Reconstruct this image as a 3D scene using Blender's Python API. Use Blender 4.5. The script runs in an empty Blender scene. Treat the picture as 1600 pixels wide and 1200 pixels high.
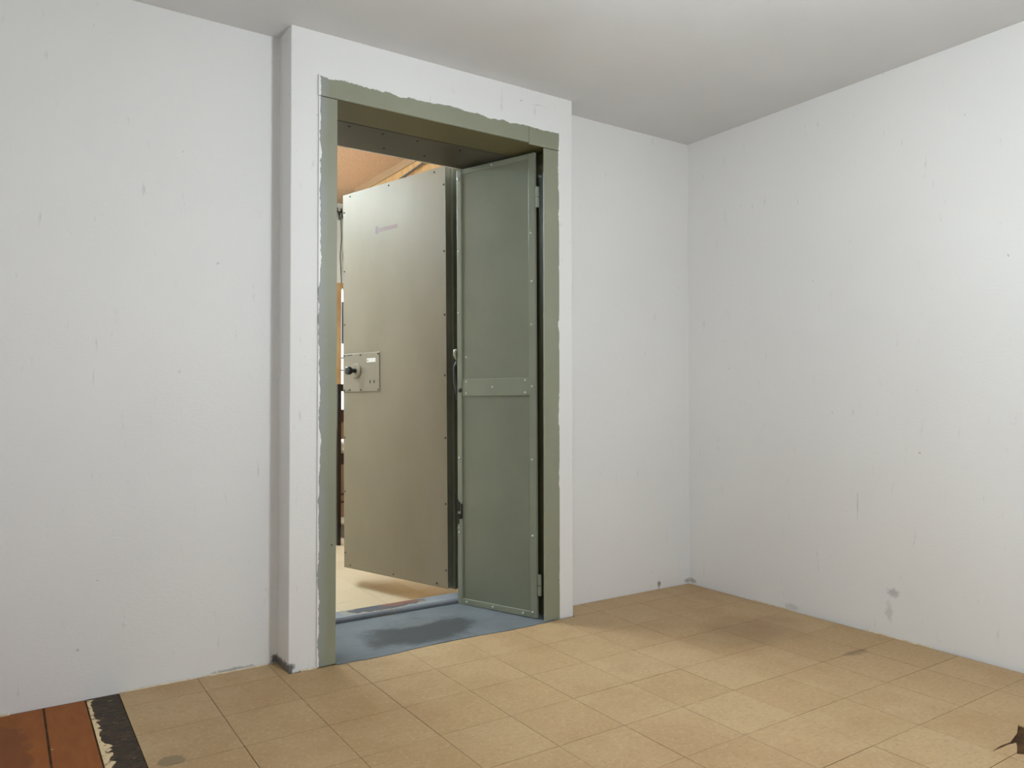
import bpy, bmesh, math, random
from mathutils import Vector, Matrix

random.seed(7)
SC = bpy.context.scene
COL = SC.collection

# ------------------------------------------------------------------ camera, world, exposure
cam_d = bpy.data.cameras.new('camera')
cam = bpy.data.objects.new('camera', cam_d)
COL.objects.link(cam)
cam_d.sensor_fit = 'HORIZONTAL'
cam_d.sensor_width = 36.0
cam_d.lens = 36.0 * 1192.93 / 1600.0
cam_d.clip_start = 0.02
YAW, PITCH, ROLL = math.radians(33.7593), math.radians(1.0626), math.radians(-0.0396)
cam.matrix_world = (Matrix.Translation((-3.779, -3.550, 1.2171))
                    @ Matrix.Rotation(-YAW, 4, 'Z')
                    @ Matrix.Rotation(math.pi / 2 + PITCH, 4, 'X')
                    @ Matrix.Rotation(ROLL, 4, 'Z'))
SC.camera = cam

world = bpy.data.worlds.new('daylight')
SC.world = world
world.use_nodes = True
world.node_tree.nodes['Background'].inputs['Color'].default_value = (0.86, 0.93, 1.0, 1)
world.node_tree.nodes['Background'].inputs['Strength'].default_value = 3.0

SC.view_settings.view_transform = 'Standard'
SC.view_settings.look = 'None'
SC.view_settings.gamma = 1.0
SC.view_settings.use_curve_mapping = False
SC.view_settings.exposure = 0.0

SC.cycles.max_bounces = 8
SC.cycles.adaptive_threshold = 0.015
SC.cycles.diffuse_bounces = 5
GLOBE_STRENGTH = 270.0         # opal globe in the vault room
TUBE_STRENGTH = 250.0           # fluorescent tubes in the room beyond

# ------------------------------------------------------------------ measures (metres)
CEIL = 2.90
BUMP = 0.166
BXL, BXR = -2.711, -1.105      # the bump-out around the doorway
OXL, OXR, OZ = -2.495, -1.311, 2.605   # clear opening
WXL, WXR, WZT = OXL - 0.013, OXR + 0.075, OZ + 0.013   # rough opening in the wall
BACK = 0.50                    # outer face of the thick wall
OFLOOR, OCEIL = -0.10, 3.39    # floor and ceiling of the room beyond
ROOM_L, ROOM_F = -4.35, -4.70
FAR = 4.57
SIDE = -0.74

# ------------------------------------------------------------------ materials
def srgb(r, g, b):
    f = lambda c: ((c / 255 + 0.055) / 1.055) ** 2.4 if c / 255 > 0.04045 else c / 255 / 12.92
    return (f(r), f(g), f(b), 1.0)

class NT:
    """small helper around a material node tree"""
    def __init__(s, name):
        s.m = bpy.data.materials.new(name)
        s.m.use_nodes = True
        s.t = s.m.node_tree
        s.b = s.t.nodes['Principled BSDF']
        g = s.t.nodes.new('ShaderNodeNewGeometry')
        s.pos = g.outputs['Position']
        sep = s.t.nodes.new('ShaderNodeSeparateXYZ')
        s.t.links.new(s.pos, sep.inputs[0])
        s.x, s.y, s.z = sep.outputs
    def link(s, a, b):
        if hasattr(a, 'is_output'):
            s.t.links.new(a, b)
        else:
            b.default_value = a
    def math(s, op, a, b=0.0, c=0.0, clamp=False):
        n = s.t.nodes.new('ShaderNodeMath')
        n.operation = op
        n.use_clamp = clamp
        for i, v in enumerate((a, b, c)):
            s.link(v, n.inputs[i])
        return n.outputs[0]
    def noise(s, scale=5.0, detail=4.0, rough=0.55, stretch=(1, 1, 1), vec=None, off=(0, 0, 0)):
        mp = s.t.nodes.new('ShaderNodeMapping')
        mp.inputs['Scale'].default_value = stretch
        mp.inputs['Location'].default_value = off
        s.t.links.new(vec or s.pos, mp.inputs[0])
        n = s.t.nodes.new('ShaderNodeTexNoise')
        n.inputs['Scale'].default_value = scale
        n.inputs['Detail'].default_value = detail
        n.inputs['Roughness'].default_value = rough
        s.t.links.new(mp.outputs[0], n.inputs['Vector'])
        return n.outputs[0]
    def ramp(s, v, a, b):
        n = s.t.nodes.new('ShaderNodeMapRange')
        n.clamp = True
        s.link(v, n.inputs[0])
        s.link(a, n.inputs[1])
        s.link(b, n.inputs[2])
        return n.outputs[0]
    def mix(s, f, a, b):
        n = s.t.nodes.new('ShaderNodeMix')
        n.data_type = 'RGBA'
        s.link(f, n.inputs[0])
        s.link(a, n.inputs[6])
        s.link(b, n.inputs[7])
        return n.outputs[2]
    def spot(s, a, b, ca, cb, ra, rb):
        """1 inside an ellipse in the (a, b) plane, 0 outside (soft)"""
        da = s.math('DIVIDE', s.math('SUBTRACT', a, ca), ra)
        db = s.math('DIVIDE', s.math('SUBTRACT', b, cb), rb)
        return s.math('SQRT', s.math('ADD', s.math('MULTIPLY', da, da), s.math('MULTIPLY', db, db)))
    def bump(s, h, strength=0.2, dist=0.01):
        n = s.t.nodes.new('ShaderNodeBump')
        n.inputs['Strength'].default_value = strength
        n.inputs['Distance'].default_value = dist
        s.t.links.new(h, n.inputs['Height'])
        s.t.links.new(n.outputs[0], s.b.inputs['Normal'])
    def set(s, color=None, rough=None, metal=None, spec=None):
        if color is not None: s.link(color, s.b.inputs['Base Color'])
        if rough is not None: s.link(rough, s.b.inputs['Roughness'])
        if metal is not None: s.link(metal, s.b.inputs['Metallic'])
        if spec is not None: s.link(spec, s.b.inputs['Specular IOR Level'])
        return s.m

M = {}

def wall_paint(name, base, marks=(), corner_dirt=False):
    n = NT(name)
    big = n.noise(1.1, 3, 0.5)
    c = n.mix(n.ramp(big, 0.35, 0.7), base, tuple(v * 0.965 for v in base[:3]) + (1,))
    # scuffs and rub marks, short and mostly upright or level
    up = n.noise(9, 5, 0.7, (3.0, 3.0, 0.55))
    c = n.mix(n.math('MULTIPLY', n.ramp(up, 0.635, 0.78), 0.46), c, srgb(140, 138, 134))
    lv = n.noise(7, 5, 0.72, (0.6, 0.6, 4.5), off=(3, 1, 2))
    c = n.mix(n.math('MULTIPLY', n.ramp(lv, 0.68, 0.80), 0.40), c, srgb(150, 147, 142))
    sp = n.noise(26, 2, 0.5, off=(5, 5, 5))
    c = n.mix(n.math('MULTIPLY', n.ramp(sp, 0.755, 0.80), 0.5), c, srgb(120, 118, 114))
    mk = n.math('MULTIPLY', n.math('SUBTRACT', n.noise(38, 3, 0.7), 0.5), 2.4) if marks else None
    for (axis, ca, cb, ra, rb, col, amt) in marks:
        a = {'x': n.x, 'y': n.y}[axis]
        d = n.spot(a, n.z, ca, cb, ra, rb)
        d = n.math('ADD', d, mk)
        c = n.mix(n.math('MULTIPLY', n.ramp(d, 1.15, 0.55), amt), c, col)
    n.bump(n.math('ADD', n.noise(42, 3, 0.6, (1, 1, 2.6)), n.math('MULTIPLY', n.noise(160, 2, 0.5), 0.5)), 0.10, 0.006)
    return n.set(c, 0.55, 0, 0.3)

WALL = srgb(231, 230, 228)
M['wall'] = wall_paint('white_wall_paint', WALL)
M['wall_back'] = wall_paint('white_wall_paint_back', WALL, [
    ('x', -2.712, 0.012, 0.030, 0.026, srgb(62, 58, 54), 0.85),
    ('x', -0.277, 0.030, 0.015, 0.025, srgb(130, 110, 88), 0.8),
    ('x', -0.02, 0.02, 0.03, 0.016, srgb(100, 94, 86), 0.5),
    ('x', -2.90, 0.005, 0.10, 0.010, srgb(120, 114, 106), 0.5),
])
M['wall_right'] = wall_paint('white_wall_paint_right', WALL, [
    ('y', -1.385, 0.226, 0.030, 0.025, srgb(160, 160, 160), 0.55),
    ('y', -1.36, 0.12, 0.02, 0.05, srgb(185, 184, 182), 0.45),
    ('y', -1.193, 0.646, 0.004, 0.07, srgb(185, 183, 180), 0.5),
    ('y', -0.78, 0.02, 0.05, 0.02, srgb(140, 135, 128), 0.3),
    ('y', -0.03, 0.02, 0.03, 0.016, srgb(100, 94, 86), 0.5),
])

n = NT('grey_ceiling_paint')
c = n.mix(n.ramp(n.noise(1.6, 3, 0.5), 0.35, 0.7), srgb(222, 222, 222), srgb(216, 216, 215))
n.bump(n.noise(60, 3, 0.6), 0.12, 0.006)
M['ceiling'] = n.set(c, 0.7, 0, 0.2)

# tan vinyl tile
n = NT('tan_vinyl_tile')
oi = n.t.nodes.new('ShaderNodeObjectInfo').outputs['Random']
c = n.mix(oi, srgb(176, 146, 106), srgb(182, 154, 115))
c = n.mix(n.math('MULTIPLY', n.ramp(n.noise(1.5, 3, 0.6), 0.45, 0.66), 0.6), c, srgb(164, 130, 90))
streak = n.noise(30, 5, 0.7, (1.0, 2.6, 1))
c = n.mix(n.math('MULTIPLY', n.ramp(streak, 0.50, 0.70), 0.55), c, srgb(150, 120, 84))
c = n.mix(n.math('MULTIPLY', n.ramp(n.noise(42, 4, 0.7, (2.0, 1, 1), off=(4, 2, 0)), 0.53, 0.70), 0.5), c, srgb(200, 175, 138))
c = n.mix(n.math('MULTIPLY', n.ramp(n.noise(21, 4, 0.75, off=(9, 1, 0)), 0.66, 0.76), 0.7), c, srgb(104, 84, 58))
# a scraped grey patch near the planks, and dark scratches by the right wall
d = n.math('ADD', n.spot(n.x, n.y, -3.295, -0.76, 0.05, 0.045), n.math('MULTIPLY', n.math('SUBTRACT', n.noise(22, 3, 0.7), 0.5), 1.2))
c = n.mix(n.math('MULTIPLY', n.ramp(d, 0.9, 0.75), 0.75), c, srgb(124, 108, 82))
d = n.math('ADD', n.spot(n.x, n.y, -0.365, -1.41, 0.09, 0.035), n.math('MULTIPLY', n.math('SUBTRACT', n.noise(24, 3, 0.7), 0.5), 2.0))
c = n.mix(n.math('MULTIPLY', n.ramp(d, 1.0, 0.5), 0.55), c, srgb(110, 88, 60))
# wide soft-edged darker brown patch between the bump-out and the right wall
d = n.math('ADD', n.spot(n.x, n.y, -0.52, -0.90, 0.38, 0.22), n.math('MULTIPLY', n.math('SUBTRACT', n.noise(3.5, 4, 0.6), 0.5), 1.6))
c = n.mix(n.math('MULTIPLY', n.ramp(d, 1.15, 0.45), 0.42), c, srgb(128, 100, 66))
n.bump(n.noise(90, 3, 0.6), 0.06, 0.004)
M['tile'] = n.set(c, n.math('ADD', 0.42, n.math('MULTIPLY', n.noise(6, 3, 0.6), 0.25)), 0, 0.35)

n = NT('cream_vinyl_tile')
oi = n.t.nodes.new('ShaderNodeObjectInfo').outputs['Random']
c = n.mix(oi, srgb(188, 170, 142), srgb(194, 177, 150))
c = n.mix(n.math('MULTIPLY', n.ramp(n.noise(30, 5, 0.7), 0.55, 0.8), 0.4), c, srgb(150, 142, 118))
M['outer_tile'] = n.set(c, 0.35, 0, 0.4)

n = NT('dark_subfloor')
c = n.mix(n.ramp(n.noise(14, 4, 0.7), 0.4, 0.7), srgb(62, 46, 30), srgb(92, 68, 42))
M['subfloor'] = n.set(c, 0.8, 0, 0.1)

n = NT('black_adhesive')
st = n.noise(34, 6, 0.75, (0.55, 2.2, 1))
c = n.mix(n.ramp(st, 0.46, 0.66), srgb(46, 37, 27), srgb(86, 67, 46))
fl = n.noise(52, 4, 0.75, (0.5, 1.6, 1), off=(2, 7, 0))
c = n.mix(n.ramp(fl, 0.64, 0.68), c, srgb(196, 176, 140))
n.bump(st, 0.5, 0.004)
M['adhesive'] = n.set(c, 0.6, 0, 0.3)

n = NT('red_brown_plywood')
c = n.mix(n.ramp(n.noise(9, 5, 0.65, (3.5, 0.7, 1)), 0.35, 0.7), srgb(148, 86, 30), srgb(134, 72, 22))
d = n.math('ADD', n.spot(n.x, n.y, -3.80, -0.42, 0.12, 0.30), n.math('MULTIPLY', n.math('SUBTRACT', n.noise(7, 4, 0.65), 0.5), 1.3))
c = n.mix(n.math('MULTIPLY', n.ramp(d, 1.0, 0.9), 0.55), c, srgb(104, 54, 26))
c = n.mix(n.ramp(n.noise(33, 2, 0.5), 0.76, 0.79), c, srgb(220, 200, 170))
M['plank'] = n.set(c, 0.5, 0, 0.2)

n = NT('cream_tile_remnant')
c = n.mix(n.ramp(n.noise(40, 4, 0.7), 0.55, 0.62), srgb(224, 200, 158), srgb(120, 90, 55))
M['remnant'] = n.set(c, 0.5, 0, 0.3)

n = NT('off_white_caulk')
M['caulk'] = n.set(n.mix(n.ramp(n.noise(30, 4, 0.6), 0.4, 0.7), srgb(220, 208, 184), srgb(190, 172, 140)), 0.6)

def sage(name, base, overlap=False, rough=0.42):
    n = NT(name)
    dk = tuple(v * 0.86 for v in base[:3]) + (1,)
    c = n.mix(n.ramp(n.noise(2.3, 4, 0.6), 0.35, 0.7), base, dk)
    c = n.mix(n.math('MULTIPLY', n.ramp(n.noise(60, 4, 0.7), 0.66, 0.78), 0.35), c, srgb(176, 178, 164))
    if overlap:
        grey = n.noise(7, 4, 0.6, (1, 1, 0.5), off=(1, 4, 2))
        dl = n.math('SUBTRACT', n.x, OXL - 0.092)
        dr = n.math('SUBTRACT', OXR + 0.108, n.x)
        dt = n.math('SUBTRACT', OZ + 0.097, n.z)
        e = n.math('MINIMUM', n.math('MINIMUM', dl, n.math('ADD', dr, 0.006)), n.math('ADD', dt, 0.0))
        gm = n.math('MULTIPLY', n.ramp(n.math('ADD', dl, n.math('MULTIPLY', grey, 0.06)), 0.085, 0.045), 0.8)
        c = n.mix(gm, c, srgb(150, 154, 152))
        w = n.math('ADD', n.math('MULTIPLY', n.noise(9, 5, 0.65, (1, 1, 0.8)), 0.055), -0.018)
        c = n.mix(n.ramp(n.math('SUBTRACT', e, w), 0.0015, -0.001), c, WALL)
        ch = n.noise(34, 4, 0.7, (1.6, 1, 0.9), off=(8, 3, 1))
        c = n.mix(n.ramp(ch, 0.70, 0.73), c, srgb(222, 222, 214))
        c = n.mix(n.ramp(n.noise(30, 2, 0.5, off=(2, 9, 4)), 0.775, 0.79), c, srgb(45, 42, 36))
    n.bump(n.noise(36, 4, 0.6, (1, 1, 0.4)), 0.14, 0.004)
    return n.set(c, rough, 0, 0.4)

M['casing'] = sage('sage_casing_paint', srgb(146, 148, 128), True)
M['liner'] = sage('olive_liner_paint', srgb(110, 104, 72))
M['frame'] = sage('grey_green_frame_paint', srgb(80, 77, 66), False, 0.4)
M['leaf'] = sage('sage_steel_paint', srgb(134, 138, 122), False, 0.34)
M['leaf_panel'] = sage('sage_panel_paint', srgb(124, 127, 112), False, 0.36)
M['slab'] = sage('dark_sage_slab_paint', srgb(150, 150, 132), False, 0.4)

n = NT('brushed_galvanised_sheet')
c = n.mix(n.ramp(n.noise(1.7, 4, 0.6, (1, 1, 0.6)), 0.35, 0.7), srgb(126, 117, 101), srgb(117, 108, 91))
c = n.mix(n.math('MULTIPLY', n.ramp(n.noise(48, 4, 0.7), 0.66, 0.8), 0.4), c, srgb(92, 86, 76))
n.bump(n.noise(3.0, 3, 0.5), 0.12, 0.02)
M['sheet'] = n.set(c, n.math('ADD', 0.42, n.math('MULTIPLY', n.noise(2.5, 3, 0.5), 0.16)), 0.04, 0.20)

n = NT('lock_plate_paint')
c = n.mix(n.math('MULTIPLY', n.ramp(n.noise(26, 4, 0.7), 0.58, 0.75), 0.4), srgb(126, 118, 104), srgb(98, 90, 78))
M['lock_plate'] = n.set(c, 0.45, 0.2, 0.4)

def plain(name, col, rough=0.5, metal=0.0, var=0.12, scale=30):
    n = NT(name)
    dk = tuple(v * (1 - var) for v in col[:3]) + (1,)
    return n.set(n.mix(n.noise(scale, 3, 0.6), col, dk), rough, metal)

M['black'] = plain('black_plastic', srgb(26, 24, 27), 0.3)
M['dark_iron'] = plain('dark_iron', srgb(44, 42, 37), 0.5, 0.5, 0.4, 60)
M['steel'] = plain('bare_steel', srgb(190, 190, 184), 0.3, 0.85)
M['rivet'] = plain('worn_rivet_paint', srgb(186, 190, 178), 0.35, 0.3)
M['rust_screw'] = plain('dark_screw_head', srgb(60, 56, 48), 0.5, 0.5)
M['white_label'] = plain('white_paper_label', srgb(206, 202, 198), 0.6)
M['red_print'] = plain('faded_red_print', srgb(106, 66, 64), 0.5, 0.0, 0.35, 160)
M['dark_print'] = plain('faded_dark_print', srgb(84, 62, 64), 0.5, 0.0, 0.3, 160)

# blue grey sill and threshold paint
n = NT('blue_grey_floor_paint')
c = n.mix(n.ramp(n.noise(4.5, 4, 0.6), 0.35, 0.7), srgb(110, 115, 120), srgb(96, 101, 106))
d = n.math('ADD', n.spot(n.x, n.y, -1.95, 0.05, 0.31, 0.20), n.math('MULTIPLY', n.math('SUBTRACT', n.noise(7, 5, 0.65), 0.5), 1.3))
c = n.mix(n.math('MULTIPLY', n.ramp(d, 1.15, 0.8), 0.8), c, srgb(56, 57, 58))
d2 = n.math('ADD', n.spot(n.x, n.y, -1.93, 0.20, 0.20, 0.085), n.math('MULTIPLY', n.math('SUBTRACT', n.noise(9, 5, 0.65, off=(3, 3, 3)), 0.5), 1.0))
c = n.mix(n.math('MULTIPLY', n.ramp(d2, 1.0, 0.6), 0.6), c, srgb(120, 124, 127))
c = n.mix(n.math('MULTIPLY', n.ramp(n.noise(40, 4, 0.7), 0.66, 0.76), 0.5), c, srgb(88, 92, 96))
n.bump(n.noise(22, 4, 0.6), 0.15, 0.004)
M['sill'] = n.set(c, 0.6, 0, 0.3)

n = NT('worn_threshold_paint')
c = n.mix(n.ramp(n.noise(6, 4, 0.6), 0.35, 0.7), srgb(140, 145, 151), srgb(120, 126, 133))
nz = n.math('MULTIPLY', n.math('SUBTRACT', n.noise(14, 5, 0.7), 0.5), 1.4)
d = n.math('ADD', n.spot(n.x, n.y, -1.95, 0.50, 0.25, 0.07), nz)
c = n.mix(n.ramp(d, 1.1, 1.0), c, srgb(160, 150, 128))
c = n.mix(n.ramp(d, 0.95, 0.85), c, srgb(80, 82, 90))
d = n.math('ADD', n.spot(n.x, n.y, -1.85, 0.52, 0.14, 0.05), nz)
c = n.mix(n.ramp(d, 0.95, 0.7), c, srgb(122, 84, 74))
n.bump(n.noise(30, 4, 0.6), 0.2, 0.004)
M['threshold'] = n.set(c, 0.5, 0, 0.3)

# room beyond
n = NT('tan_textured_ceiling')
sp = n.noise(75, 3, 0.65)
c = n.mix(n.ramp(sp, 0.4, 0.65), srgb(212, 177, 148), srgb(194, 158, 128))
n.bump(sp, 0.8, 0.012)
M['outer_ceiling'] = n.set(c, 0.85, 0, 0.1)

n = NT('orange_pine_board')
c = n.mix(n.ramp(n.noise(12, 5, 0.65, (1, 4, 0.35)), 0.35, 0.7), srgb(206, 168, 118), srgb(182, 138, 88))
M['pine'] = n.set(c, 0.4, 0, 0.4)
M['pine_trim'] = plain('tan_wood_trim', srgb(170, 138, 106), 0.45, 0, 0.2, 12)
M['groove'] = plain('dark_groove', srgb(70, 42, 22), 0.8)
M['cream'] = plain('cream_wall_paint', srgb(240, 234, 220), 0.6, 0, 0.04, 4)
M['wainscot'] = plain('brown_wainscot', srgb(140, 108, 76), 0.5, 0, 0.15, 8)
M['stool_black'] = plain('black_painted_wood', srgb(24, 19, 18), 0.35)
M['stool_rung'] = plain('dark_red_wood', srgb(70, 34, 28), 0.4)
M['cushion'] = plain('white_vinyl', srgb(236, 232, 226), 0.4, 0, 0.04, 8)
M['notice'] = plain('grey_blue_notice', srgb(176, 190, 204), 0.6, 0, 0.15, 14)
M['white_enamel'] = plain('white_enamel', srgb(235, 235, 232), 0.35, 0, 0.03, 8)

def emitter(name, col, strength):
    m = bpy.data.materials.new(name)
    m.use_nodes = True
    b = m.node_tree.nodes['Principled BSDF']
    b.inputs['Base Color'].default_value = col
    b.inputs['Emission Color'].default_value = col
    b.inputs['Emission Strength'].default_value = strength
    return m
M['globe'] = emitter('lit_opal_globe', (0.86, 0.94, 1.0, 1), GLOBE_STRENGTH)
M['tube'] = emitter('lit_fluorescent_tube', (0.68, 0.88, 1.0, 1), TUBE_STRENGTH)

m = bpy.data.materials.new('window_glass')
m.use_nodes = True
b = m.node_tree.nodes['Principled BSDF']
b.inputs['Transmission Weight'].default_value = 1.0
b.inputs['Roughness'].default_value = 0.0
b.inputs['IOR'].default_value = 1.01
M['glass'] = m

# ------------------------------------------------------------------ mesh helpers
def bx(bm, x0, x1, y0, y1, z0, z1):
    vs = [bm.verts.new(p) for p in ((x0, y0, z0), (x1, y0, z0), (x1, y1, z0), (x0, y1, z0),
                                    (x0, y0, z1), (x1, y0, z1), (x1, y1, z1), (x0, y1, z1))]
    for f in ((3, 2, 1, 0), (4, 5, 6, 7), (0, 1, 5, 4), (1, 2, 6, 5), (2, 3, 7, 6), (3, 0, 4, 7)):
        bm.faces.new([vs[i] for i in f])

def prism(bm, pts, z0, z1):
    """upright prism over a counter-clockwise outline"""
    lo = [bm.verts.new((p[0], p[1], z0)) for p in pts]
    hi = [bm.verts.new((p[0], p[1], z1)) for p in pts]
    bm.faces.new(list(reversed(lo)))
    bm.faces.new(hi)
    k = len(pts)
    for i in range(k):
        bm.faces.new((lo[i], lo[(i + 1) % k], hi[(i + 1) % k], hi[i]))

def tube(bm, pts, r, seg=8):
    pts = [Vector(p) for p in pts]
    rings = []
    ref = None
    for i, p in enumerate(pts):
        d = (pts[min(i + 1, len(pts) - 1)] - pts[max(i - 1, 0)]).normalized()
        if ref is None:
            ref = d.orthogonal().normalized()
        u = (ref - d * ref.dot(d)).normalized()
        ref = u
        v = d.cross(u)
        rr = r[i] if isinstance(r, (list, tuple)) else r
        rings.append([bm.verts.new(p + (u * math.cos(a) + v * math.sin(a)) * rr)
                      for a in (2 * math.pi * k / seg for k in range(seg))])
    for a, b in zip(rings, rings[1:]):
        for k in range(seg):
            bm.faces.new((a[k], a[(k + 1) % seg], b[(k + 1) % seg], b[k]))
    bm.faces.new(list(reversed(rings[0])))
    bm.faces.new(rings[-1])

def lathe(bm, prof, seg=24, mat=Matrix()):
    """prof: (radius, height) pairs turned about local z, closed at both ends"""
    rings = []
    for r, h in prof:
        rings.append([bm.verts.new(mat @ Vector((r * math.cos(2 * math.pi * k / seg), r * math.sin(2 * math.pi * k / seg), h)))
                      for k in range(seg)])
    for a, b in zip(rings, rings[1:]):
        for k in range(seg):
            bm.faces.new((a[k], a[(k + 1) % seg], b[(k + 1) % seg], b[k]))
    bm.faces.new(list(reversed(rings[0])))
    bm.faces.new(rings[-1])

def obj(name, bm, mat, parent=None, bevel=0.0, smooth=False, loc=None):
    me = bpy.data.meshes.new(name)
    bmesh.ops.recalc_face_normals(bm, faces=bm.faces[:])
    if smooth:
        for f in bm.faces: f.smooth = True
    bm.to_mesh(me)
    bm.free()
    me.materials.append(M[mat])
    o = bpy.data.objects.new(name, me)
    COL.objects.link(o)
    if parent is not None: o.parent = parent
    if loc is not None: o.location = loc
    if bevel:
        md = o.modifiers.new('bevel', 'BEVEL')
        md.width = bevel
        md.segments = 2
        md.limit_method = 'ANGLE'
        md.angle_limit = math.radians(40)
    return o

def box(name, dims, mat, parent=None, bevel=0.0):
    bm = bmesh.new()
    bx(bm, *dims)
    return obj(name, bm, mat, parent, bevel)

def twin(o, loc, parent=None, rot=None):
    """a copy that shares the mesh"""
    c = o.copy()
    COL.objects.link(c)
    c.parent = parent if parent is not None else o.parent
    c.location = loc
    if rot is not None: c.rotation_euler = rot
    return c

def tag(o, label, cat, kind=None, group=None):
    o['label'] = label
    o['category'] = cat
    if kind: o['kind'] = kind
    if group: o['group'] = group
    return o

def empty(name, loc, rz=0.0, rest=None):
    o = bpy.data.objects.new(name, None)
    o.empty_display_size = 0.1
    COL.objects.link(o)
    o.location = loc
    o.rotation_euler = (0, 0, rz)
    return o

# ------------------------------------------------------------------ room shell
def wall_with_doorway():
    bm = bmesh.new()
    L, Rr = -5.35, 0.15
    zs = (OFLOOR - 0.05, WZT, OCEIL + 0.1)
    # outline of the left and the right stump (rabbet towards the room beyond)
    left = [(L, 0), (BXL, 0), (BXL, -BUMP), (WXL, -BUMP), (WXL, BACK), (L, BACK)]
    right = [(WXR, -BUMP), (BXR, -BUMP), (BXR, 0), (Rr, 0), (Rr, BACK), (WXR, BACK)]
    def v(p, z):
        return bm.verts.new((p[0], p[1], z))
    for ring in (left, right):
        k = len(ring)
        a = [v(p, zs[0]) for p in ring]
        b_ = [v(p, zs[1]) for p in ring]
        bm.faces.new(list(reversed(a)))
        for i in range(k):
            bm.faces.new((a[i], a[(i + 1) % k], b_[(i + 1) % k], b_[i]))
    full = [(L, 0), (BXL, 0), (BXL, -BUMP), (WXL, -BUMP), (WXR, -BUMP), (BXR, -BUMP), (BXR, 0), (Rr, 0),
            (Rr, BACK), (WXR, BACK), (WXL, BACK), (L, BACK)]
    a = [v(p, zs[1]) for p in full]
    b_ = [v(p, zs[2]) for p in full]
    k = len(full)
    bm.faces.new(b_)
    for i in range(k):
        bm.faces.new((a[i], a[(i + 1) % k], b_[(i + 1) % k], b_[i]))
    bm.faces.new((a[3], a[10], a[9], a[4]))      # head of the opening
    bmesh.ops.remove_doubles(bm, verts=bm.verts[:], dist=1e-5)
    return bm
o = obj('wall_back', wall_with_doorway(), 'wall_back', bevel=0.006)
tag(o, 'scuffed white wall with a shallow bump-out around the vault doorway', 'wall', 'structure')
o = box('wall_right', (0, 0.15, ROOM_F - 0.15, 0.0, -0.05, OCEIL), 'wall_right')
tag(o, 'plain white scuffed wall to the right of the doorway corner', 'wall', 'structure')
o = box('wall_left', (ROOM_L - 0.15, ROOM_L, ROOM_F - 0.15, 0.0, -0.05, OCEIL), 'wall')
tag(o, 'white wall on the camera side left of the planks', 'wall', 'structure')
o = box('wall_front', (ROOM_L, 0, ROOM_F - 0.15, ROOM_F, -0.05, OCEIL), 'wall')
tag(o, 'white wall behind the camera', 'wall', 'structure')
o = box('ceiling', (ROOM_L, 0, ROOM_F, 0.0, CEIL, CEIL + 0.12), 'ceiling')
tag(o, 'smooth grey painted ceiling of the white room', 'ceiling', 'structure')

# ------------------------------------------------------------------ tiled floor
TS = 0.3048
GX, GY = -0.012, -0.182
PL0 = -3.485                 # planks begin left of this
AD0 = GX - 11 * TS           # adhesive strip between planks and tiles
TOP = 0.0
floor = box('floor', (ROOM_L, 0, ROOM_F, 0.0, -0.08, -0.0045), 'subfloor')
tag(floor, 'tan vinyl tile floor with bare planks at its left end', 'floor', 'structure')

GAP = 0.0011
def tile_mesh(w, d):
    bm = bmesh.new()
    bx(bm, -w / 2, w / 2, -d / 2, d / 2, -0.004, 0)
    return bm
std = None
tile_cache = {}
def put_tile(x0, x1, y0, y1):
    global std
    w, d = x1 - x0 - 2 * GAP, y1 - y0 - 2 * GAP
    if w < 0.004 or d < 0.004: return
    key = (round(w, 4), round(d, 4))
    loc = ((x0 + x1) / 2 + random.uniform(-.0004, .0004), (y0 + y1) / 2 + random.uniform(-.0004, .0004), random.uniform(-.0004, 0.0002))
    rot = (0, 0, random.uniform(-.0012, .0012))
    if key in tile_cache:
        return twin(tile_cache[key], loc, floor, rot)
    o = obj('tile', tile_mesh(w, d), 'tile', floor, loc=loc)
    o.rotation_euler = rot
    tile_cache[key] = o
    return o

ys = [0.0 - 0.004, GY] + [GY - TS * j for j in range(1, 14)]
xs = [GX - TS * k for k in range(0, 12)]
broken = {(2, 7), (2, 8), (1, 8)}
for k in range(11):
    x1, x0 = xs[k], xs[k + 1]
    for j in range(len(ys) - 1):
        y1, y0 = ys[j], ys[j + 1]
        if (k, j) in broken: continue
        if j == 0:
            # first row runs to the wall, and stops at the bump-out
            if x1 <= BXL or x0 >= BXR:
                put_tile(x0, x1, y0, y1)
            elif x0 < BXL < x1:
                put_tile(x0, BXL, y0, y1)
            elif x0 < BXR < x1:
                put_tile(BXR, x1, y0, y1)
            continue
        put_tile(x0, x1, y0, y1)
def poly_tile(name, pts, z=0.0):
    bm = bmesh.new()
    prism(bm, pts, -0.004 + z, z)
    return obj(name, bm, 'tile', floor)
# the broken tiles at the lower right
bxl, bxr = xs[3] + GAP, xs[2] - GAP
byt, byb = ys[7] - GAP, ys[8] + GAP
poly_tile('tile', [(bxl, byb + 0.052), (-0.86, byb + 0.056), (-0.80, byb + 0.050), (-0.70, byb + 0.070), (bxr, byb + 0.10), (bxr, byt), (bxl, byt)])
poly_tile('tile', [(bxl, byb), (-0.868, byb), (-0.815, byb + 0.022), (-0.79, byb + 0.036), (-0.83, byb + 0.044), (bxl, byb + 0.050)])
b2 = ys[8] - GAP
b3 = ys[9] + GAP
poly_tile('tile', [(bxl, b3), (-0.76, b3), (-0.83, b2 - 0.060), (-0.882, b2), (bxl, b2)])

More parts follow.
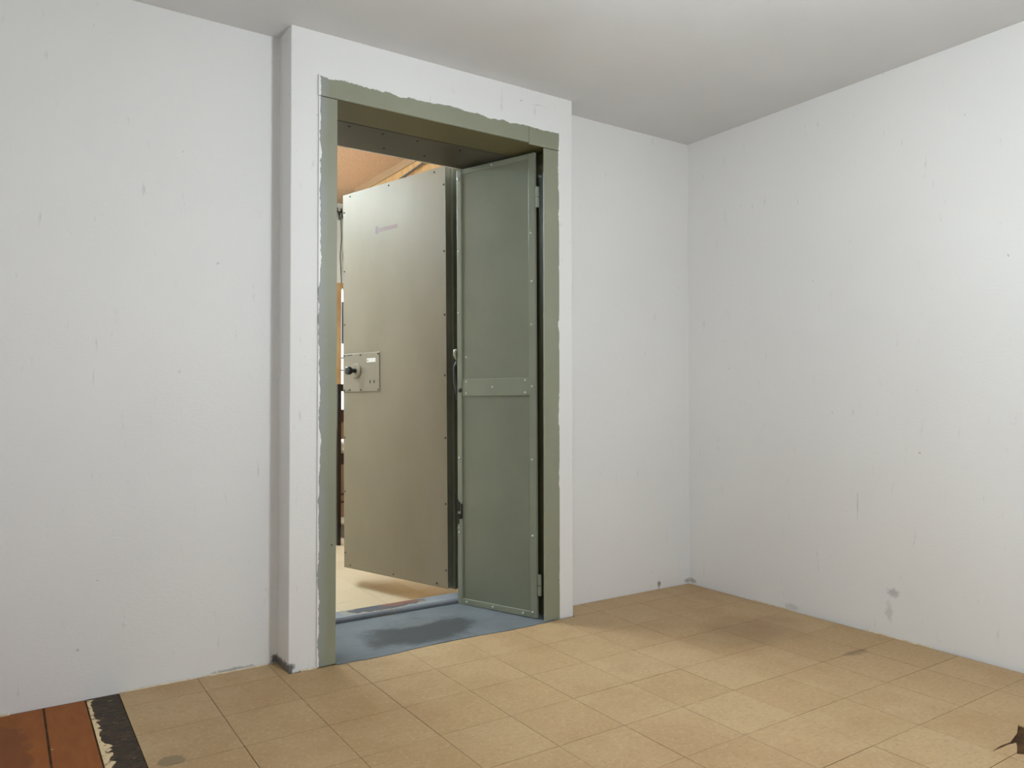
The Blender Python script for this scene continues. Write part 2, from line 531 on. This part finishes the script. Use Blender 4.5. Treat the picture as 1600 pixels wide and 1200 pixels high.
# black adhesive strip with cream remnants, then bare plywood planks
bm = bmesh.new()
prism(bm, [(PL0 + 0.004, ROOM_F), (AD0 - 0.002, ROOM_F), (AD0 - 0.002, -0.003), (PL0 + 0.004, -0.003)], -0.0045, -0.0022)
obj('adhesive_strip', bm, 'adhesive', floor)
bm = bmesh.new()
y = -0.02
edge_l, edge_r = [], []
while y > -2.4:
    edge_l.append((PL0 + 0.002, y))
    edge_r.append((PL0 + 0.010 + random.random() ** 2 * 0.020 + (0.02 if y < -0.42 else 0) * random.random(), y - random.uniform(0, .01)))
    y -= random.uniform(0.012, 0.03)
for (a0, a1), (b0, b1) in zip(zip(edge_l, edge_l[1:]), zip(edge_r, edge_r[1:])):
    prism(bm, [a1, b1, b0, a0], -0.0045, -0.0012)
bmesh.ops.remove_doubles(bm, verts=bm.verts[:], dist=1e-5)
obj('tile_remnant', bm, 'remnant', floor)
px = [PL0, -3.630, -3.795, -3.945, -4.095, -4.245, ROOM_L + 0.002]
for a, b_ in zip(px, px[1:]):
    if a - b_ < 0.03: continue
    o = box('plank', (b_ + 0.0035, a - 0.0035, ROOM_F + 0.004, -0.006, -0.016, -0.0025), 'plank', floor, 0.002)
# pale strips of old caulk lying along the foot of the walls
for (x0, y0, x1, y1, w) in ((-3.34, -0.004, -3.075, -0.004, .010), (-3.03, -0.004, -2.76, -0.004, .012),
                            (-3.92, -0.004, -3.74, -0.004, .014), (-2.66, -0.170, -2.585, -0.170, .014),
                            (-0.004, -1.24, -0.004, -1.58, .012), (-0.004, -0.52, -0.004, -0.80, .008)):
    bm = bmesh.new()
    d = Vector((x1 - x0, y1 - y0, 0))
    nn = Vector((-d.y, d.x, 0)).normalized()
    if nn.y > 0 or nn.x > 0: nn = -nn
    k = 9
    base_, out_ = [], []
    for i in range(k):
        p = Vector((x0, y0, 0)) + d * (i / (k - 1))
        base_.append((p.x, p.y))
        q = p + nn * w * random.uniform(0.5, 1.0)
        out_.append((q.x, q.y))
    ring = base_ + out_[::-1]
    lo = [bm.verts.new((p[0], p[1], -0.002)) for p in ring]
    hi = [bm.verts.new((p[0], p[1], 0.004 if i < k else 0.0015)) for i, p in enumerate(ring)]
    bm.faces.new(lo); bm.faces.new(hi)
    for i in range(len(ring)):
        bm.faces.new((lo[i], lo[(i + 1) % len(ring)], hi[(i + 1) % len(ring)], hi[i]))
    obj('caulk_strip', bm, 'caulk', floor)

# ------------------------------------------------------------------ doorway: casing, liner, frame, sill
FC = -BUMP                       # face of the bump-out
t1 = empty('trim_1', ((OXL + OXR) / 2, FC, 0))
tag(t1, 'sage green door casing with ragged white paint along its outer edge', 'door casing', 'structure')
def cboard(dims, bev=0.003):
    cx, cy, cz = (OXL + OXR) / 2, FC, 0
    d = (dims[0] - cx, dims[1] - cx, dims[2] - cy, dims[3] - cy, dims[4] - cz, dims[5] - cz)
    return box('casing_board', d, 'casing', t1, bev)
cboard((OXL - 0.090, OXL, FC - 0.009, FC, 0.0, OZ - 0.002))
cboard((OXR, OXR + 0.106, FC - 0.009, FC, 0.0, OZ - 0.010))
cboard((OXL - 0.092, -1.413, FC - 0.013, FC, OZ, OZ + 0.097))
cboard((-1.411, OXR + 0.108, FC - 0.012, FC, OZ - 0.008, OZ + 0.090))

t2 = empty('trim_2', ((OXL + OXR) / 2, FC, 0))
tag(t2, 'olive lined steel vault door frame inside the doorway', 'door frame', 'structure')
def fpart(name, dims, mat, bev=0.002):
    cx, cy = (OXL + OXR) / 2, FC
    return box(name, (dims[0] - cx, dims[1] - cx, dims[2] - cy, dims[3] - cy, dims[4], dims[5]), mat, t2, bev)
LT = 0.0
fpart('liner_board', (WXL + .001, WXR - .001, FC + .001, 0.078, OZ, WZT - .001), 'liner')
fpart('liner_board', (WXL + .001, OXL, FC + .001, 0.078, 0.004, OZ), 'liner')
fpart('liner_board', (WXR - .012, WXR - .001, FC + .001, 0.078, 0.004, OZ), 'liner')
fpart('frame_head', (WXL + .001, WXR - .001, 0.084, 0.44, OZ - .002, WZT - .001), 'frame')
fpart('frame_post', (WXL + .001, OXL, 0.084, 0.44, 0.004, OZ - .002), 'frame')
fpart('frame_post', (OXR, WXR - .001, 0.084, 0.44, 0.004, OZ - .002), 'frame')
# added dark post on the outer face, invented to blacken the door gap
fpart('added_gap_post', (-1.345, -1.235, BACK + .002, 0.70, 0.0, 2.70), 'dark_iron', 0.004)
bm = bmesh.new()
lathe(bm, [(0.0075, 0), (0.0075, 0.0015), (0.004, 0.004)], 10, Matrix.Rotation(math.pi, 4, 'X'))
scr = obj('screw', bm, 'rust_screw', t2, loc=(-0.42, 0.14 - FC, OZ - .002))
scr0 = True
for x, yy in ((-2.32, .125), (-2.33, .33), (-2.13, .135), (-2.03, .345), (-1.93, .13), (-1.78, .34), (-1.66, .14)):
    p = (x - (OXL + OXR) / 2, yy - FC, OZ - .002)
    if scr0:
        scr.location = p
        scr0 = False
    else:
        twin(scr, p)

# blue-grey sill: flush slab with a ragged front edge, then the raised threshold
bm = bmesh.new()
pts = []
k = 26
for i in range(k + 1):
    x = OXL + .001 + (OXR - OXL - .002) * i / k
    pts.append((x, -0.186 - 0.010 * math.sin(i * 0.35) - random.uniform(0, .006)))
pts += [(WXR - .014, -0.19), (WXR - .014, 0.404), (OXL + .001, 0.404)]
prism(bm, pts, -0.05, 0.003)
bx(bm, WXL, WXR, -0.12, 0.55, -0.14, -0.05)
o = obj('trim_3', bm, 'sill')
tag(o, 'worn blue-grey painted doorway sill with a dark stain', 'sill', 'structure')
bm = bmesh.new()
prof = [(0.428, -0.09), (0.428, 0.006), (0.418, 0.008), (0.416, 0.020), (0.424, 0.028), (0.545, 0.028), (0.552, 0.020), (0.552, -0.099)]
k = len(prof)
a = [bm.verts.new((OXL + .013, p[0], p[1])) for p in prof]
b_ = [bm.verts.new((OXR - .013, p[0], p[1])) for p in prof]
bm.faces.new(a); bm.faces.new(list(reversed(b_)))
for i in range(k): bm.faces.new((a[i], b_[i], b_[(i + 1) % k], a[(i + 1) % k]))
o = obj('trim_4', bm, 'threshold')
tag(o, 'raised grey threshold strip with paint worn to red and cream', 'threshold', 'structure')

# ------------------------------------------------------------------ inner leaf (sage steel, riveted)
LA = math.atan2(0.938, -0.346)
d1 = empty('door_1', (-1.317, -0.118, 0.006))
d1.rotation_euler = (0, math.radians(0.30), LA)
tag(d1, 'narrow sage green riveted steel inner door leaf standing open', 'door', 'structure')
LW, LH = 0.562, 2.580
box('panel', (0.012, LW - 0.012, -0.006, 0.0, 0.012, LH - 0.012), 'leaf_panel', d1)
box('stile', (LW - 0.034, LW, -0.030, 0.010, 0.0, LH), 'leaf', d1, 0.003)
box('stile', (0.0, 0.044, -0.012, 0.006, 0.0, LH), 'leaf', d1, 0.002)
box('rail', (0.044, LW - 0.034, -0.012, 0.005, LH - 0.030, LH), 'leaf', d1, 0.002)
box('rail', (0.044, LW - 0.034, -0.012, 0.010, 0.0, 0.034), 'leaf', d1, 0.003)
box('rail', (0.040, LW - 0.036, -0.010, 0.006, 1.226, 1.326), 'leaf', d1, 0.002)
bm = bmesh.new()
lathe(bm, [(0.0075, 0), (0.0068, 0.003), (0.0045, 0.0055), (0.0015, 0.0065)], 10, Matrix.Rotation(-math.pi / 2, 4, 'X'))
riv = obj('rivet', bm, 'rivet', d1, smooth=True)
spots = [(0.548, 2.525, .010), (0.535, 2.558, .005), (0.548, 2.09, .010), (0.549, 1.72, .010), (0.547, 0.86, .010), (0.548, 0.42, .010),
         (0.027, 2.13, .006), (0.022, 1.86, .006), (0.025, 1.62, .006), (0.025, 0.87, .006), (0.025, 0.45, .006),
         (0.494, 0.018, .010), (0.300, 0.018, .010), (0.090, 0.018, .010), (0.028, 0.030, .006),
         (0.494, 1.310, .006), (0.494, 1.242, .006), (0.300, 1.276, .006), (0.070, 1.310, .006), (0.070, 1.242, .006),
         (0.024, 1.276, .006), (0.300, 2.565, .005), (0.500, 1.455, .0)]
for i, (u, z, yy) in enumerate(spots):
    if i == 0: riv.location = (u, yy, z)
    else: twin(riv, (u, yy, z))
# lever latch on the free edge
bm = bmesh.new()
tube(bm, [(LW + .004, 0.010, 1.505), (LW + .014, 0.012, 1.500), (LW + .020, 0.010, 1.475), (LW + .012, 0.004, 1.445)], [.006, .009, .009, .007], 8)
obj('latch_hook', bm, 'steel', d1, smooth=True)
bm = bmesh.new()
tube(bm, [(LW + .006, 0.0, 1.44), (LW + .026, -0.004, 1.40), (LW + .030, -0.006, 1.33), (LW + .016, -0.006, 1.24), (LW + .008, -0.004, 1.20)], [.008, .012, .012, .010, .007], 8)
obj('latch_lever', bm, 'black', d1, smooth=True)
bm = bmesh.new()
lathe(bm, [(0.014, 0), (0.014, 0.003), (0.009, 0.005)], 14, Matrix.Translation((LW - .022, .010, 1.262)) @ Matrix.Rotation(-math.pi / 2, 4, 'X'))
obj('keyhole', bm, 'dark_iron', d1)
lk = empty('lock_remains', (0, 0, 0)); lk.parent = d1
bm = bmesh.new()
for z0, z1, x0 in ((0.545, 0.600, -.020), (0.600, 0.615, -.006), (0.500, 0.530, -.024), (0.470, 0.500, -.012)):
    bx(bm, LW + x0, LW + .003, 0.004, 0.014, z0, z1)
bx(bm, LW - .034, LW - .024, 0.0, 0.011, .500, .590)
bpy.data.objects.remove(lk)
obj('lock_remains', bm, 'dark_iron', d1, 0.002)
bm = bmesh.new()
for dx, dz in ((-.016, .435), (-.005, .445), (-.012, .452)):
    lathe(bm, [(0.005, 0), (0.004, 0.004)], 8, Matrix.Translation((LW + dx, .010, dz)) @ Matrix.Rotation(-math.pi / 2, 4, 'X'))
obj('paint_chip', bm, 'rivet', d1)
# hinges in the dark gap by the casing
for z0 in (0.125, 2.27):
    bm = bmesh.new()
    tube(bm, [(-0.012, -0.004, z0), (-0.012, -0.004, z0 + .055)], .011, 12)
    tube(bm, [(-0.012, -0.004, z0 + .058), (-0.012, -0.004, z0 + .115)], .011, 12)
    obj('hinge', bm, 'leaf', d1)

# ------------------------------------------------------------------ vault door (galvanised face)
VA = math.atan2(0.9615, -0.275)
d2 = empty('door_2', (-1.471, 0.615, 0.0))
d2.rotation_euler = (0, math.radians(0.62), VA)
tag(d2, 'tall thick galvanised vault door swung open beyond the threshold', 'door', 'structure')
VW, VB, VT = 1.036, 0.036, 2.678
box('face_sheet', (0.0, VW, -0.005, 0.0, VB, VT), 'sheet', d2, 0.0015)
bm = bmesh.new()
bx(bm, 0.004, VW - .004, -0.050, -0.005, VB + .004, VT - .004)
obj('door_core', bm, 'slab', d2, 0.003)
box('outer_slab', (-0.012, VW + 0.03, -0.115, -0.050, VB - .01, VT + .02), 'slab', d2, 0.004)
bm = bmesh.new()
tube(bm, [(-0.020, -0.125, .20), (-0.020, -0.125, .50)], .028, 14)
obj('hinge', bm, 'dark_iron', d2)
bm = bmesh.new()
tube(bm, [(-0.020, -0.125, 2.15), (-0.020, -0.125, 2.45)], .028, 14)
obj('hinge', bm, 'dark_iron', d2)
bm = bmesh.new()
lathe(bm, [(0.0065, 0), (0.0055, 0.003), (0.003, 0.0045)], 10, Matrix.Rotation(-math.pi / 2, 4, 'X'))
vs = obj('screw', bm, 'rust_screw', d2, smooth=True)
first = True
for (u, z) in [(.955, 2.655), (.54, 2.655), (.10, 2.655), (.965, .058), (.51, .058), (.10, .058)] + \
        [(.016, z) for z in (2.56, 2.14, 1.74, 1.36, .97, .56, .15)] + [(1.022, z) for z in (2.55, 2.13, 1.75, .95, .57, .14)]:
    if first:
        vs.location = (u, 0, z); first = False
    else: twin(vs, (u, 0, z))
# lock plate with knob
LP = box('lock_plate', (0.640, 1.034, 0.0, 0.005, 1.272, 1.540), 'lock_plate', d2, 0.002)
first = True
for (u, z) in ((.652, 1.527), (.652, 1.284), (.838, 1.527), (.838, 1.284), (1.020, 1.527), (1.020, 1.284)):
    s = twin(vs, (u, .005, z), LP)
bm = bmesh.new()
lathe(bm, [(0.052, 0), (0.052, 0.006), (0.047, 0.009), (0.02, 0.010)], 28, Matrix.Translation((0.885, .005, 1.418)) @ Matrix.Rotation(-math.pi / 2, 4, 'X'))
obj('dial_plate', bm, 'sheet', LP)
bm = bmesh.new()
lathe(bm, [(0.015, 0), (0.014, 0.034), (0.016, 0.040), (0.027, 0.044), (0.029, 0.052), (0.027, 0.074), (0.020, 0.078)], 22,
      Matrix.Translation((0.885, .014, 1.418)) @ Matrix.Rotation(-math.pi / 2, 4, 'X'))
obj('knob', bm, 'black', LP, smooth=True)
o = box('label_plate', (0.676, 0.770, 0.005, 0.0065, 1.472, 1.500), 'white_label', LP, 0.0005)
o['label'] = 'small white paper label with one dark pin'
bm = bmesh.new()
lathe(bm, [(0.005, 0), (0.004, 0.0025)], 8, Matrix.Translation((0.757, .0065, 1.486)) @ Matrix.Rotation(-math.pi / 2, 4, 'X'))
obj('pin', bm, 'rust_screw', LP)
for (u, w) in ((.736, .006), (.694, .006)):
    box('key_slot', (u - w, u + w, 0.005, 0.0056, 1.328, 1.350), 'black', LP)
bm = bmesh.new()
for u0, u1, z0, z1 in ((.93, .985, 1.527, 1.532), (.95, .965, 1.278, 1.292), (.975, .985, 1.277, 1.286)):
    bx(bm, u0, u1, .005, .0058, z0, z1)
obj('paint_chip', bm, 'dark_iron', LP)
# faded red maker's stamp: small crest and an unreadable line
st = box('maker_stamp', (0.655, 0.672, 0.0, 0.0006, 2.352, 2.392), 'dark_print', d2)
bm = bmesh.new()
bx(bm, 0.648, 0.655, 0, .0006, 2.350, 2.394)
bx(bm, 0.672, 0.679, 0, .0006, 2.350, 2.394)
bx(bm, 0.655, 0.672, 0, .0006, 2.344, 2.352)
bx(bm, 0.655, 0.672, 0, .0006, 2.392, 2.399)
bx(bm, 0.448, 0.645, 0, .0006, 2.379, 2.382)
bx(bm, 0.448, 0.645, 0, .0006, 2.355, 2.358)
u = 0.640
while u > 0.452:
    w = random.uniform(.004, .009)
    bx(bm, u - w, u, 0, .0006, 2.361, 2.376)
    u -= w + random.uniform(.003, .005)
obj('stamp_lettering', bm, 'red_print', st)

# ------------------------------------------------------------------ the room beyond
of = box('floor', (-5.35, 1.45, BACK, FAR + .15, OFLOOR - .1, OFLOOR - .004), 'subfloor')
tag(of, 'pale cream tile floor of the room beyond the vault door', 'floor', 'structure')
first = None
for i in range(14):
    for j in range(13):
        x, yy = -4.45 + (i + .5) * TS, BACK + .06 + (j + .5) * TS
        if x > SIDE - .16: continue
        if first is None:
            bm = bmesh.new()
            bx(bm, -TS / 2 + .0007, TS / 2 - .0007, -TS / 2 + .0007, TS / 2 - .0007, -.004, 0)
            first = obj('tile', bm, 'outer_tile', of, loc=(x, yy, OFLOOR))
        else: twin(first, (x, yy, OFLOOR), of)
bm = bmesh.new()
bx(bm, -5.2, -4.451, BACK, FAR, OFLOOR - .004, OFLOOR)
bx(bm, -4.45, SIDE, BACK, BACK + .0595, OFLOOR - .004, OFLOOR)
bx(bm, -1.09, SIDE, BACK + .0600, 3.9, OFLOOR - .004, OFLOOR)
bx(bm, -1.09, 1.3, 3.9, FAR, OFLOOR - .004, OFLOOR)
o = obj('border_tile', bm, 'outer_tile', of)

o = box('ceiling', (-5.35, 1.45, BACK, FAR + .15, OCEIL, OCEIL + .1), 'outer_ceiling')
tag(o, 'tan textured ceiling of the room beyond the vault door', 'ceiling', 'structure')
o = box('wall_outer_left', (-5.35, -5.2, BACK, FAR + .15, OFLOOR, OCEIL), 'cream')
tag(o, 'cream wall on the hidden left end of the room beyond', 'wall', 'structure')
o = box('wall_outer_end', (1.3, 1.45, 3.9, FAR + .15, OFLOOR, OCEIL), 'cream')
tag(o, 'cream end wall past the wood panelling in the room beyond', 'wall', 'structure')

ws = box('wall_outer_side', (SIDE + .012, 1.3, BACK, 3.9, OFLOOR, OCEIL), 'groove')
tag(ws, 'orange pine panelled wall behind the top of the vault door', 'wall', 'structure')
y = BACK + .003
pk = None
while y < 3.86:
    w = random.choice((.095, .12, .15, .18))
    w = min(w, 3.898 - y)
    box('plank', (SIDE, SIDE + .012, y, y + w - .005, OFLOOR, OCEIL - .06), 'pine', ws, 0.001)
    y += w
tr = box('crown_trim', (SIDE - .018, SIDE, BACK + .003, 3.898, OCEIL - .075, OCEIL - .001), 'pine_trim', ws, 0.003)

# far wall with a window hole
WX0, WX1, WZ0, WZ1 = -0.645, 0.36, 0.98, 2.44
bm = bmesh.new()
bx(bm, -5.2, WX0, FAR, FAR + .15, 0.95, OCEIL)
bx(bm, WX1, 1.3, FAR, FAR + .15, 0.95, OCEIL)
bx(bm, WX0, WX1, FAR, FAR + .15, WZ1, OCEIL)
bx(bm, WX0, WX1, FAR, FAR + .15, 0.95, WZ0)
bx(bm, -5.2, 1.3, FAR, FAR + .15, OFLOOR, 0.95)
wf = obj('wall_far', bm, 'cream')
tag(wf, 'bright cream wall seen in the slit left of the vault door', 'wall', 'structure')
x = -5.19
for i in range(43):
    box('wainscot_board', (x, x + .149, FAR - .012, FAR, OFLOOR, 0.94), 'wainscot', wf, 0.001)
    x += .150

w1 = empty('window_1', ((WX0 + WX1) / 2, FAR, WZ0))
tag(w1, 'bright window with orange wood casing beyond the bar stool', 'window', 'structure')
def wpart(name, d, mat, bev=0.0):
    cx = (WX0 + WX1) / 2
    return box(name, (d[0] - cx, d[1] - cx, d[2] - FAR, d[3] - FAR, d[4] - WZ0, d[5] - WZ0), mat, w1, bev)
wpart('casing_board', (WX0 - .065, WX0, FAR - .018, FAR, WZ0 - .03, WZ1 + .06), 'pine', .002)
wpart('casing_board', (WX1, WX1 + .065, FAR - .018, FAR, WZ0 - .03, WZ1 + .06), 'pine', .002)
wpart('casing_board', (WX0, WX1, FAR - .018, FAR, WZ1, WZ1 + .06), 'pine', .002)
wpart('window_sill', (WX0, WX1, FAR - .03, FAR + .05, WZ0 - .03, WZ0), 'pine', .002)
zr = [WZ0, 1.35, 1.53, 1.67, WZ1]
for z0, z1 in zip(zr, zr[1:]):
    wpart('pane', (WX0, WX1, FAR + .06, FAR + .064, z0 + .004, z1 - .004), 'glass')
for z in zr[1:-1]:
    wpart('muntin', (WX0, WX1, FAR + .05, FAR + .07, z - .006, z + .006), 'dark_iron')
wpart('notice', (WX0 + .03, WX0 + .33, FAR + .052, FAR + .056, 1.83, 2.30), 'notice')

# tall black stool in the slit
bs = empty('bar_stool', (-1.05, 3.20, OFLOOR))
tag(bs, 'tall black wooden bar stool with white seat beyond the vault door', 'stool')
SW, SD = 0.205, 0.17
def spart(name, d, mat, bev=.004):
    return box(name, d, mat, bs, bev)
spart('leg', (-SW - .018, -SW + .018, -SD - .018, -SD + .018, 0, 1.445), 'stool_black')
spart('leg', (SW - .018, SW + .018, -SD - .018, -SD + .018, 0, 1.445), 'stool_black')
spart('leg', (-SW - .018, -SW + .018, SD - .018, SD + .018, 0, .82), 'stool_black')
spart('leg', (SW - .018, SW + .018, SD - .018, SD + .018, 0, .82), 'stool_black')
spart('seat_rail', (-SW + .018, SW - .018, -SD - .014, -SD + .014, .72, .82), 'stool_black')
spart('seat_rail', (-SW + .018, SW - .018, SD - .014, SD + .014, .72, .82), 'stool_black')
spart('seat_rail', (-SW - .012, -SW + .012, -SD + .018, SD - .018, .72, .82), 'stool_black')
spart('seat_rail', (SW - .012, SW + .012, -SD + .018, SD - .018, .72, .82), 'stool_black')
spart('seat', (-SW + .02, SW - .02, -SD + .02, SD + .03, .82, .93), 'cushion', .03)
spart('backrest', (-SW + .018, SW - .018, -SD - .012, -SD + .012, 1.10, 1.215), 'stool_rung')
spart('backrest', (-SW + .018, SW - .018, -SD - .012, -SD + .012, 1.38, 1.445), 'stool_black')
for z in (.455, .385):
    spart('rung', (-SW + .018, SW - .018, -SD - .010, -SD + .010, z - .010, z + .010), 'stool_rung')
spart('rung', (-SW - .010, -SW + .010, -SD + .018, SD - .018, .30, .32), 'stool_rung')
spart('rung', (SW - .010, SW + .010, -SD + .018, SD - .018, .30, .32), 'stool_rung')

# two thin cables sagging along the panelled wall
for k, dz in enumerate((0.0, 0.035)):
    bm = bmesh.new()
    pts = []
    for i in range(25):
        t = i / 24
        yy = 1.72 + 2.14 * t
        pts.append((SIDE - .026 - .012 * k, yy, 3.314 - dz * (0.3 + t) - .184 * t - .006 * math.sin(9 * t + k)))
    tube(bm, pts, .006, 6)
    o = obj('cable', bm, 'black')
    tag(o, ('upper' if k == 0 else 'lower') + ' of two dark cables along the orange panelled wall', 'cable', None, 'cables on the panelling')
# dark tangle of cord and hanging strings on the cream wall
bm = bmesh.new()
pts = []
for i in range(90):
    t = i / 89
    pts.append((-0.80 + 0.34 * t, FAR - .03 - .012 * math.sin(i * 1.1), 3.27 + .05 * math.sin(i * .55) + .03 * math.cos(i * 1.3)))
tube(bm, pts, .006, 6)
o = obj('wire_garland', bm, 'dark_iron')
tag(o, 'dark wire garland tangled high on the cream far wall', 'garland')
for k, (x, z0) in enumerate(((-0.655, 2.50), (-0.622, 2.62))):
    bm = bmesh.new()
    tube(bm, [(x, FAR - .012, 3.24), (x + .008, FAR - .016, 3.0), (x - .006, FAR - .014, 2.8), (x + .01, FAR - .012, z0)], .004, 6)
    o = obj('hanging_cord', bm, 'rust_screw')
    tag(o, ('longer' if k == 0 else 'shorter') + ' thin cord hanging down the cream far wall', 'cord', None, 'cords on the far wall')

# ------------------------------------------------------------------ lamps of the two rooms, one fluorescent light added
gl = empty('pendant_light', (-2.15, -2.55, CEIL))
tag(gl, 'opal globe pendant hanging in the middle of the white room', 'pendant light')
bm = bmesh.new()
lathe(bm, [(0.05, 0), (0.06, -0.004), (0.055, -0.02), (0.02, -0.03)], 28)
obj('ceiling_rose', bm, 'white_enamel', gl, smooth=True)
bm = bmesh.new()
tube(bm, [(0, 0, -.03), (0, 0, -.52)], .005, 8)
obj('cord', bm, 'white_enamel', gl)
bm = bmesh.new()
lathe(bm, [(0.02, -.50), (0.045, -.515), (0.045, -.57)], 20)
obj('lamp_holder', bm, 'white_enamel', gl, smooth=True)
bm = bmesh.new()
bmesh.ops.create_uvsphere(bm, u_segments=28, v_segments=16, radius=0.095, matrix=Matrix.Translation((0, 0, -0.655)))
obj('globe', bm, 'globe', gl, smooth=True)

for k, (lx, ly, rz) in enumerate(((-2.95, 3.62, 0), (-2.85, 2.15, 0))):  # the far one is an added light that brightens wall and ceiling
    fl = empty('fluorescent_light', (lx, ly, OCEIL), rz)
    tag(fl, ('added hanging fluorescent light near the far wall of' if k == 0 else 'hanging fluorescent light near the vault door in') + ' the room beyond', 'ceiling light', None, 'fluorescent lights in the room beyond')
    box('housing', (-0.62, 0.62, -0.03, 0.03, -0.40, -0.35), 'white_enamel', fl, 0.004)
    for s in (-1, 1):
        bm = bmesh.new()
        tube(bm, [(s * .5, 0, 0), (s * .5, 0, -.35)], .006, 8)
        obj('rod', bm, 'white_enamel', fl)
        bm = bmesh.new()
        tube(bm, [(-0.59, s * .055, -.385), (0.59, s * .055, -.385)], .019, 12)
        obj('tube', bm, 'tube', fl)
